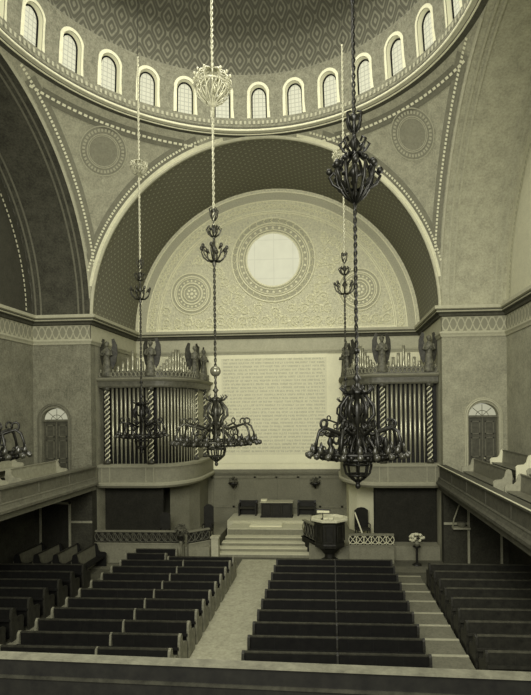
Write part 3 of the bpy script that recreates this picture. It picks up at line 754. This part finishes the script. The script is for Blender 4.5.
# wall sconces on the wainscot
p0 = None
for x, lab in ((-2.45, 'dark leafy wall bowl on the wainscot below the left edge of the tablet'), (2.25, 'dark leafy wall bowl on the wainscot above the pulpit')):
    t = thing('wall_sconce', lab, 'sconce', (x, YB-.08, -4.35), 0, 'wall bowls on the wainscot')
    MB().lathe([(.02, 0), (.06, .05), (.2, .2), (.3, .3), (.27, .34)], c=(0, -.32, 0), n=14).part('bowl', M['irond'], t)
    MB().tube([(0, .0, .1), (0, -.3, .05)], .03, 6).part('bracket', M['irond'], t)
    m = MB(); foliage(70, .32, (0, -.32, .38), m, .09); m.part('foliage', M['leaf'], t)
# support wall below the curved organ fronts
for s, nm in ((-1, 'left'), (1, 'right')):
    m = MB(); m.sweep([(s*5.3, 26.9), (s*4.5, 27.7), (s*4.1, 28.4), (s*4.0, 30)], [(0, FL), (0, -3.6)], side=1)
    struct(m, 'wall_organ_support_'+nm, M['tablet'] if s > 0 else M['wains'])  # light on the right support is put into its pale colour
    struct(MB().box(s*5.25, s*8.22, 25.6, 25.75, FL, -3.62), 'wall_organ_recess_'+nm, M['dark'])  # dark sheet stands for the shade below the organ loft

# ------------------------------------------------------------------ organs
def angel(s, x, y, parent, face=0, z=1.88, sc=1.0):
    """carved winged figure, local to world metres"""
    rt = parent
    def T(p):
        p = Vector(p)*sc; c_, s_ = cos(face), sin(face); return (x+p.x*c_-p.y*s_, y+p.x*s_+p.y*c_, z+p.z)
    b = MB()
    prof = [(.2, 0), (.22, .05), (.17, .35), (.15, .65), (.13, .85), (.17, 1.1), (.16, 1.22), (.07, 1.3), (.055, 1.36)]
    n = 12; vs = []
    for r, zz in prof:
        for i in range(n):
            a = 2*pi*i/n; fold = 1+(.13 if i % 2 else -.06)*max(0, 1-zz/1.0); vs.append(T((r*cos(a)*1.1*fold, r*sin(a)*.8*fold, zz)))
    b.add(vs, [(j*n+i, j*n+(i+1) % n, (j+1)*n+(i+1) % n, (j+1)*n+i) for j in range(len(prof)-1) for i in range(n)])
    tmp = MB(); tmp.sphere((0, -.01, 1.45), .105, 10, (.85, .95, 1.2)); tmp.sphere((0, -.11, 1.43), .02, 6)
    tmp.sphere((0, .03, 1.5), .115, 10, (1, .9, .95))
    for sg in (-1, 1): tmp.tube([(sg*.17, 0, 1.2), (sg*.25, -.06, .98), (sg*.1, -.2, .95), (sg*.02, -.22, 1.05)], [.06, .05, .04, .03], 6)
    b.add([T(v) for v in tmp.v], tmp.f)
    fig = b.part('angel_figure', M['angel'], rt, False, rt, True)
    for sg in (-1, 1):
        w_ = MB(); pl = [(.06, .75), (.2, .35), (.33, .6), (.42, 1.05), (.4, 1.45), (.27, 1.76), (.17, 1.72), (.2, 1.4), (.1, 1.1)]
        m_ = len(pl); w_.add([T((sg*px, yy+.25*px, pz)) for yy in (.1, .15) for px, pz in pl], [tuple(range(m_)), tuple(range(m_, 2*m_))]+[(i, (i+1) % m_, m_+(i+1) % m_, m_+i) for i in range(m_)])
        w_.part('wing', M['wing'], fig, False, rt)
    return fig
def twisted(x, y, z0, z1, rt):
    m = MB(); N = 70; n = 10
    m.grid(lambda u, v: ((lambda a, r: (x+r*cos(a), y+r*sin(a), z0+.15+(z1-z0-.3)*u))(2*pi*v, .085+.02*cos(2*(2*pi*v)-u*(z1-z0)*9))), N, n)
    m.box(x-.15, x+.15, y-.15, y+.15, z0, z0+.15); m.box(x-.15, x+.15, y-.15, y+.15, z1-.15, z1)
    c_ = m.part('column', M['colm'], rt, False, rt, True)
    b = MB(); turns = (z1-z0)/.52
    for ph in (0, pi):
        b.tube([(x+.1*cos(ph+2*pi*turns*i/120), y+.105*sin(ph+2*pi*turns*i/120), z0+.15+(z1-z0-.3)*i/120) for i in range(121)], .03, 5)
    b.part('spiral_band', M['band'], c_, False, rt, True)  # pale spiral puts the column's highlight into shape and colour
def pipe_mb(x, y, z0, z1, r):
    m = MB(); m.lathe([(.02, z0), (r*.9, z0+.85), (r, z0+.9), (r, z1), (r*.8, z1), (r*.8, z1-.1)], (x, y, 0), 10)
    return m
def organ(s, label):
    rt = thing('pipe_organ', label, 'organ', (s*6.2, 27.4, -3.6), 0, 'organ cases flanking the tablet')
    arcn = 14; front = [(s*8.22, 25.0), (s*5.55, 25.0)]
    bow = [(s*(5.55-1.65*sin(pi/2*i/arcn)), 27.5-2.5*cos(pi/2*i/arcn)) for i in range(1, arcn+1)]
    side = [(s*3.9, 29.97)]
    P = front+bow+side; sd = -1*(-s)  # outward side
    sd = 1 if s > 0 else -1
    def sw(prof, name, mat): return MB().sweep(P, prof, True, sd).part(name, M[mat], rt, False, rt)
    sw([(0.05, -3.45), (.22, -3.45), (.22, -2.62), (.05, -2.62)], 'loft_front', 'base')
    sw([(-.2, -3.62), (.2, -3.62), (.34, -3.5), (.34, -3.4), (.2, -3.34), (-.2, -3.34)], 'lower_moulding', 'basem')
    sw([(-.1, -2.62), (.28, -2.62), (.3, -2.5), (-.1, -2.47)], 'ledge', 'basem')
    # stiles on the loft front
    for x, y in ((s*7.82, 25), (s*5.62, 25)):
        for d in (-.22, .17): MB().box(x+d, x+d+.05, y-.25, y-.2, -3.34, -2.62).part('panel_stile', M['basem'], rt, False, rt)
    fl = MB(); pts = P+[(s*8.22, 29.97)]; fl.prism([tuple(p) for p in pts], lambda p, h: (p[0], p[1], h), -3.55, -3.45); fl.part('loft_floor', M['organd'], rt, False, rt)
    # dark case behind the pipes
    Pin = [(s*8.2, 25.45), (s*5.75, 25.45)]+[(s*(5.75-1.4*sin(pi/2*i/8)), 27.6-2.15*cos(pi/2*i/8)) for i in range(1, 9)]+[(s*4.35, 29.95)]
    MB().sweep(Pin, [(0, -2.6), (0, 1.95)], False, sd).part('case_back', M['organd'], rt, False, rt)
    # entablature
    sw([(-.3, 1.28), (.06, 1.28), (.1, 1.36), (.1, 1.6), (-.3, 1.6)], 'entablature_frieze', 'organ')
    sw([(-.3, 1.6), (.16, 1.6), (.26, 1.68), (.28, 1.76), (-.3, 1.78)], 'entablature_cornice', 'base')
    tp = MB(); tp.prism([tuple(p) for p in pts], lambda p, h: (p[0], p[1], h), 1.74, 1.77); tp.part('case_top', M['organd'], rt, False, rt)
    # pierced cresting
    m = MB(); d_ = 0; full = P
    for i in range(len(full)-1):
        a = Vector(full[i]); b = Vector(full[i+1]); L = (b-a).length; n = max(1, int(L/.2))
        for k in range(n):
            p = a+(b-a)*((k+.5)/n); q = a+(b-a)*((k+1)/n)
            m.tube([(p.x+(q.x-p.x)*2*.9*.5*cos(2*pi*j/8), p.y+(q.y-p.y)*.9*cos(2*pi*j/8), 1.93+.12*sin(2*pi*j/8)) for j in range(8)], .028, 4, closed=True)
            m.sphere((p.x, p.y, 2.12), .05, 6, (1, 1, 1.5))
    m.part('cresting', M['base'], rt, False, rt)
    sw([(-.16, 1.77), (-.08, 1.77), (-.08, 2.1), (-.16, 2.1)], 'cresting_band', 'organ')
    sw([(-.05, 1.77), (.05, 1.77), (.05, 1.83), (-.05, 1.83)], 'crest_rail', 'organ')
    cols = [(s*7.82, 25.0), (s*5.62, 25.0), (s*4.0, 27.3), (s*3.92, 28.9)]
    for x, y in cols: twisted(x, y, -2.47, 1.3, rt)
    fc = [0, 0, -s*.0, 0]
    for (x, y), f_ in zip(cols, (0, 0, -s*.9, -s*1.2)):
        angel(s, x, y+.02, rt, f_, 1.84, 1.08)
    # pipes
    def pipe(x, y, z0, z1, r):
        p = pipe_mb(x, y, z0, z1, r).part('pipe', M['pipe'], rt, False, rt, True)
    n = 9
    for k in range(n): pipe(s*(7.58-1.72*k/(n-1)), 25.12, -2.47, 1.27, .062)
    n = 14
    for k in range(n):
        a = pi/2*(.1+.82*k/(n-1)); pipe(s*(5.55-1.55*sin(a)), 27.5-2.38*cos(a), -2.47, 1.27, .055)
    n = 6
    for k in range(n): pipe(s*3.98, 27.6+1.05*k/(n-1), -2.47, 1.27, .07)
    for k in range(3): pipe(s*3.98, 29.2+.25*k, -2.47, 1.27, .07)
    # mouths band
    # upper pipes: stepped groups
    hh = [.55, .75, .95, 1.3, .95, .75, .55]
    for k, h in enumerate(hh): pipe(s*(7.45-1.5*k/6), 25.5, 1.2, 1.85+h, .075)
    hh = [.35, .5, .65, .85, 1.05, 1.25, 1.38, 1.38, 1.22, 1.02, .8, .6, .45]
    for k, h in enumerate(hh):
        a = pi/2*(.12+.76*k/12); pipe(s*(5.65-1.4*sin(a)), 27.5-2.1*cos(a), 1.2, 1.85+h, .07)
    for k, h in enumerate((.5, .75, .95, .75, .5)): pipe(s*4.15, 27.7+.22*k, 1.2, 1.8+h, .07)
    return rt
organ(-1, 'left organ case with curved front, twisted columns and winged figures')
organ(1, 'right organ case with twisted columns, behind the big dark chandelier')

# ------------------------------------------------------------------ chandeliers
def cpart(mb, name, mat, root, smooth=True): return mb.part(name, M[mat], root, True, None, smooth)
def chandelier(x, y, RW, top, label, mats, n_arm, chain_top=None, osc=1, bsc=1):
    """root at the foot of the pendant; heights relative to the wheel"""
    zw = -.93; zb_ = -1.66
    t = thing('chandelier', label, 'chandelier', (x, y, zb_), 0, 'chandeliers under the dome')
    mi, ml, mc = mats; Z = lambda z: z-zb_
    k_ = RW/1.38
    ct = chain_top or top
    for c0, c1, mm in ((.4, 5.4, mi if mats[0] != 'irond' or osc == 1 else 'iron'), (5.4, ct, mc)):
        m = MB(); N = int((c1-c0)/.05)
        for ph in (0, pi): m.tube([(.026*cos(ph+i*.9), .026*sin(ph+i*.9), Z(c0+(c1-c0)*i/N)) for i in range(N+1)], .022, 5)
        cpart(m, 'chain', mm, t)
    if chain_top: cpart(MB().tube([(0, 0, Z(chain_top)), (0, 0, Z(top))], .008, 4), 'wire', 'irond', t)
    # high basket ornament
    m = MB(); nn = 14
    for k in range(nn):
        a = 2*pi*k/nn; c_, s_ = cos(a), sin(a)
        m.tube([(r*c_, r*s_, Z(10.1+z)) for r, z in ((.03, -.62), (.18, -.42), (.38, -.2), (.52, .02), (.56, .18), (.46, .36), (.22, .5), (.04, .56))], .028, 4)
        pts = [(.5+.1*cos(q), .12+.1*sin(q)) for q in [pi*1.8*j/8-.6 for j in range(9)]]
        m.tube([(r*c_, r*s_, Z(10.1+z)) for r, z in pts], .022, 4)
        a2 = a+pi/nn; m.tube([((.2+.3*sin(j*.55))*cos(a2+j*.12), (.2+.3*sin(j*.55))*sin(a2+j*.12), Z(9.62+.12*j)) for j in range(7)], .025, 4)
        m.sphere((.56*c_, .56*s_, Z(10.42)), .05, 6)
    m.tube([(.54*cos(2*pi*i/24), .54*sin(2*pi*i/24), Z(10.12)) for i in range(24)], .03, 4, closed=True)
    m.sphere((0, 0, Z(9.45)), .07, 8)
    m.v = [(a*osc, b*osc, Z(10.1)+(c-Z(10.1))*osc) for a, b, c in m.v]
    cpart(m, 'basket_ornament', ml, t)
    # lower bouquet ornament
    m = MB()
    m.lathe([(.02, 4.5), (.07, 4.62), (.03, 4.75), (.05, 5.0), (.12, 5.05), (.04, 5.2), (.04, 5.6), (.1, 5.7), (.03, 5.85), (.03, 6.2), (.09, 6.25), (.03, 6.35)], (0, 0, -zb_), 10)
    for k in range(8):
        a = 2*pi*k/8; c_, s_ = cos(a), sin(a)
        m.tube([(r*c_, r*s_, Z(z)) for r, z in ((.05, 4.7), (.2, 4.72), (.34, 4.84), (.4, 5.0), (.33, 5.1), (.27, 5.02))], .026, 4)
        m.sphere((.4*c_, .4*s_, Z(5.12)), .055, 6, (1, 1, 1.4))
        m.tube([(r*c_, r*s_, Z(z)) for r, z in ((.04, 5.45), (.17, 5.55), (.24, 5.7), (.17, 5.78), (.13, 5.7))], .022, 4)
        if k % 2: m.tube([(r*c_, r*s_, Z(z)) for r, z in ((.03, 5.95), (.12, 6.1), (.16, 6.3), (.08, 6.36))], .022, 4)
    if bsc > 1:
        for k in range(12):
            a = 2*pi*k/12; c_, s_ = cos(a), sin(a)
            m.tube([(r*c_, r*s_, Z(z)) for r, z in ((.03, 4.45), (.16, 4.6), (.27, 4.85), (.3, 5.15), (.2, 5.4), (.05, 5.5))], .024, 4)
            m.sphere((.31*c_, .31*s_, Z(5.25)), .05, 6)
    m.v = [(a*bsc, b*bsc, c) for a, b, c in m.v]
    cpart(m, 'bouquet_ornament', 'iron' if osc < 1 else mi, t)
    cpart(MB().sphere((0, 0, Z(1.29)), .17 if mi == 'iron' else .07, 16), 'ball', 'ball' if mi != 'irond' else 'irond', t)
    # stem with crown
    m = MB(); m.lathe([(.02, -1.6), (.06, -1.5), (.02, -1.42), (.03, -1.0), (.09, -.9), (.04, -.7), (.04, -.3), (.1, -.2), (.08, .1), (.05, .25), (.2, .36), (.22, .42), (.06, .5), (.04, .62), (.1, .7), (.03, .78), (.03, 1.15)], (0, 0, -zb_), 12)
    cpart(m, 'stem', mi, t)
    m = MB()
    for k in range(10):
        a = 2*pi*k/10; c_, s_ = cos(a), sin(a)
        m.tube([(r*c_, r*s_, Z(z)) for r, z in ((.1, .36), (.26, .4), (.36, .5), (.3, .56))], [.03, .03, .025, .012], 4)
    cpart(m, 'leaf_crown', mi, t)
    sb = MB(); sb.tube([(r, 0, Z(z)) for r, z in ((.08, .36), (.2, .32), (.34, .12), (.36, -.08), (.24, -.2), (.2, -.3), (.26, -.4), (.34, -.34), (.3, -.26))], [.035, .035, .045, .045, .035, .035, .035, .03, .02], 5)
    sb.tube([(r, 0, Z(z)) for r, z in ((.2, .3), (.25, .12), (.2, -.02), (.12, -.1))], .025, 4)
    me = sb.mesh('scroll_bracket', M[mi], smooth=True)
    for k in range(6): link_copy(me, 'scroll_bracket', t, 2*pi*k/6)
    # big S arms
    am = MB(); am.tube([(r*k_, 0, Z(z)) for r, z in ((.16, -.35), (.3, -.42), (.42, -.5), (.55, -.46), (.75, -.4), (.98, -.34), (1.12, -.42), (1.2, -.62), (1.24, -.86))], [.03, .04, .04, .04, .035, .035, .035, .03, .03], 5)
    am.tube([((.98+.1*cos(q))*k_, 0, Z(-.26+.09*sin(q))) for q in [pi*1.7*j/9-pi/2 for j in range(10)]], .025, 4)
    am.tube([(r*k_, 0, Z(z)) for r, z in ((.2, -.5), (.34, -.62), (.5, -.8), (.52, -.98), (.42, -.96))], [.03, .03, .03, .025, .015], 4)
    am.tube([((.62+.09*cos(q))*k_, 0, Z(-.6+.09*sin(q))) for q in [pi*1.9*j/9+pi/2 for j in range(10)]], .022, 4)
    me = am.mesh('scroll_arm', M[mi], smooth=True)
    for k in range(8): link_copy(me, 'scroll_arm', t, 2*pi*(k+.5)/8)
    # wheel
    m = MB()
    for r, z in ((1.02, -.98), (1.1, -.88)): m.tube([(r*k_*cos(2*pi*i/40), r*k_*sin(2*pi*i/40), Z(z)) for i in range(40)], .03, 5, closed=True)
    for i in range(32):
        a = 2*pi*i/32; m.sphere((1.06*k_*cos(a), 1.06*k_*sin(a), Z(-.93)), .055, 6, (1, 1, 1.2))
    cpart(m, 'wheel', mi, t)
    # lamp arms around the wheel, each with a lamp cup
    lm = MB(); lm.tube([(r*k_, 0, Z(z)) for r, z in ((.62, -.9), (.8, -.98), (1.0, -1.0), (1.14, -.92), (1.24, -.86), (1.3, -.9))], .028, 5)
    lm.tube([((1.15+.08*cos(q))*k_, 0, Z(-.86+.08*sin(q))) for q in [pi*1.8*j/8 for j in range(9)]], .02, 4)
    cup = MB(); cup.tube([((1.27+q)*k_, 0, Z(-.87-.55*q)) for q in (0, .03, .06, .09, .12, .15)], [.02, .06, .045, .07, .06, .015], 8)
    cup.tube([(1.22*k_, 0, Z(-.86)), (1.23*k_, 0, Z(-.8)), (1.24*k_, 0, Z(-.74)), (1.24*k_, 0, Z(-.68))], [.05, .06, .03, .012], 6)
    ml_ = lm.mesh('lamp_arm', M[mi], smooth=True); mc_ = cup.mesh('lamp_cup', M['lamp'], smooth=True)
    for k in range(n_arm):
        o = link_copy(ml_, 'lamp_arm', t, 2*pi*k/n_arm); link_copy(mc_, 'lamp_cup', o)
    # inner lamps standing
    m = MB()
    for k in range(n_arm//2):
        a = 2*pi*(k+.5)/(n_arm//2)
        m.lathe([(.02, -.9), (.06, -.82), (.03, -.74), (.07, -.66), (.03, -.56)], (.78*k_*cos(a), .78*k_*sin(a), -zb_), 6)
        m.tube([(.2*k_*cos(a), .2*k_*sin(a), Z(-.92)), (.8*k_*cos(a), .8*k_*sin(a), Z(-.94))], .022, 4)
    if bsc > 1: cpart(m, 'inner_lamps', mi, t)
    # bottom basket
    m = MB()
    for k in range(8):
        a = 2*pi*k/8; c_, s_ = cos(a), sin(a)
        m.tube([(r*c_, r*s_, Z(z)) for r, z in ((.1, -.88), (.26, -.95), (.29, -1.15), (.25, -1.32), (.12, -1.44), (.03, -1.5))], .026, 4)
    for r, z in ((.29, -1.12), (.23, -1.35)): m.tube([(r*cos(2*pi*i/20), r*sin(2*pi*i/20), Z(z)) for i in range(20)], .025, 4, closed=True)
    cpart(m, 'pendant_basket', mi, t)
    cpart(MB().sphere((0, 0, Z(-1.59)), .06, 8, (1, 1, 1.15)), 'finial', mi, t)
    return t
dz = lambda x, y: Zt+drumr(Zt)*.92*sqrt(max(0, 1-(x*x+(y-YC)**2)/drumr(Zt)**2))
chandelier(-.385, 16.0, 1.38, dz(-.36, 16), 'large central chandelier with a round ball, in front of the lettered tablet', ('iron', 'ironl', 'ironl'), 24)
chandelier(3.74, 11.2, 1.08, dz(3.7, 11.2), 'nearest big dark chandelier hanging before the right organ, on a black twisted chain', ('irond', 'irond', 'irond'), 20, None, 1, 1.35)
chandelier(-4.6, 21.0, 1.05, dz(-4.5, 21), 'small far chandelier hanging before the pipes of the left organ', ('irond', 'ironl', 'ironl'), 16, 14.7, .6)
chandelier(3.78, 21.0, 1.05, dz(3.78, 21), 'far chandelier mostly hidden behind the dark one at the right organ', ('irond', 'ironl', 'ironl'), 16, 14.7, .75)
chandelier(-4.75, 11.2, 1.08, dz(-4.75, 11.2), 'chandelier at the left photo edge, only its dark scroll arms showing above the gallery', ('irond', 'irond', 'irond'), 16)

# ------------------------------------------------------------------ lights
def area(name, loc, tgt, size, power, sy=None, c=(1, .97, .86)):
    l = bpy.data.lights.new(name, 'AREA'); l.energy = power; l.size = size; l.color = c
    if sy: l.shape = 'RECTANGLE'; l.size_y = sy
    o = bpy.data.objects.new(name, l); o.location = (loc[0], loc[1], loc[2]+FZ); d = Vector(tgt)-Vector(loc)
    o.rotation_euler = d.to_track_quat('-Z', 'Y').to_euler(); C.objects.link(o); return o
area('rear_window_light', (1, -4, 6.5), (0, 30, 3), 9, 4900)  # added unseen fill lamp behind the camera, no window stands there
area('dome_light', (0, YC, 17), (0, YC+1, -7), 9, 1500)
area('right_window_light', (7.6, 13, 3), (-8, 22, 1), 4, 330)
area('dome_up_light', (0, YC, 8), (0, YC, 20), 8, 160)
w = bpy.data.worlds.new('world'); bpy.context.scene.world = w; w.use_nodes = True
w.node_tree.nodes['Background'].inputs[0].default_value = (1, .98, .8, 1); w.node_tree.nodes['Background'].inputs[1].default_value = .35

# ------------------------------------------------------------------ camera
cam = bpy.data.cameras.new('camera'); co = bpy.data.objects.new('camera', cam); C.objects.link(co)
f_px, yaw, roll = 521.98, .0698, -.0107
cam.sensor_fit = 'HORIZONTAL'; cam.sensor_width = 36; cam.lens = 36*f_px/531
cam.shift_x = -29.13/531; cam.shift_y = (411.95-347.5)/531
fw = Vector((-sin(yaw), cos(yaw), 0)); rt_ = Vector((cos(yaw), sin(yaw), 0)); up = Vector((0,0,1))
r2 = rt_*cos(roll)+up*sin(roll); u2 = up*cos(roll)-rt_*sin(roll)
mt = Matrix((r2, u2, -fw)).transposed().to_4x4(); mt.translation = (3.1853, 0, FZ)
co.matrix_world = mt; cam.clip_end = 200
bpy.context.scene.camera = co
vs_ = bpy.context.scene.view_settings; vs_.view_transform = 'Standard'; vs_.look = 'None'; vs_.exposure = 0; vs_.gamma = 1
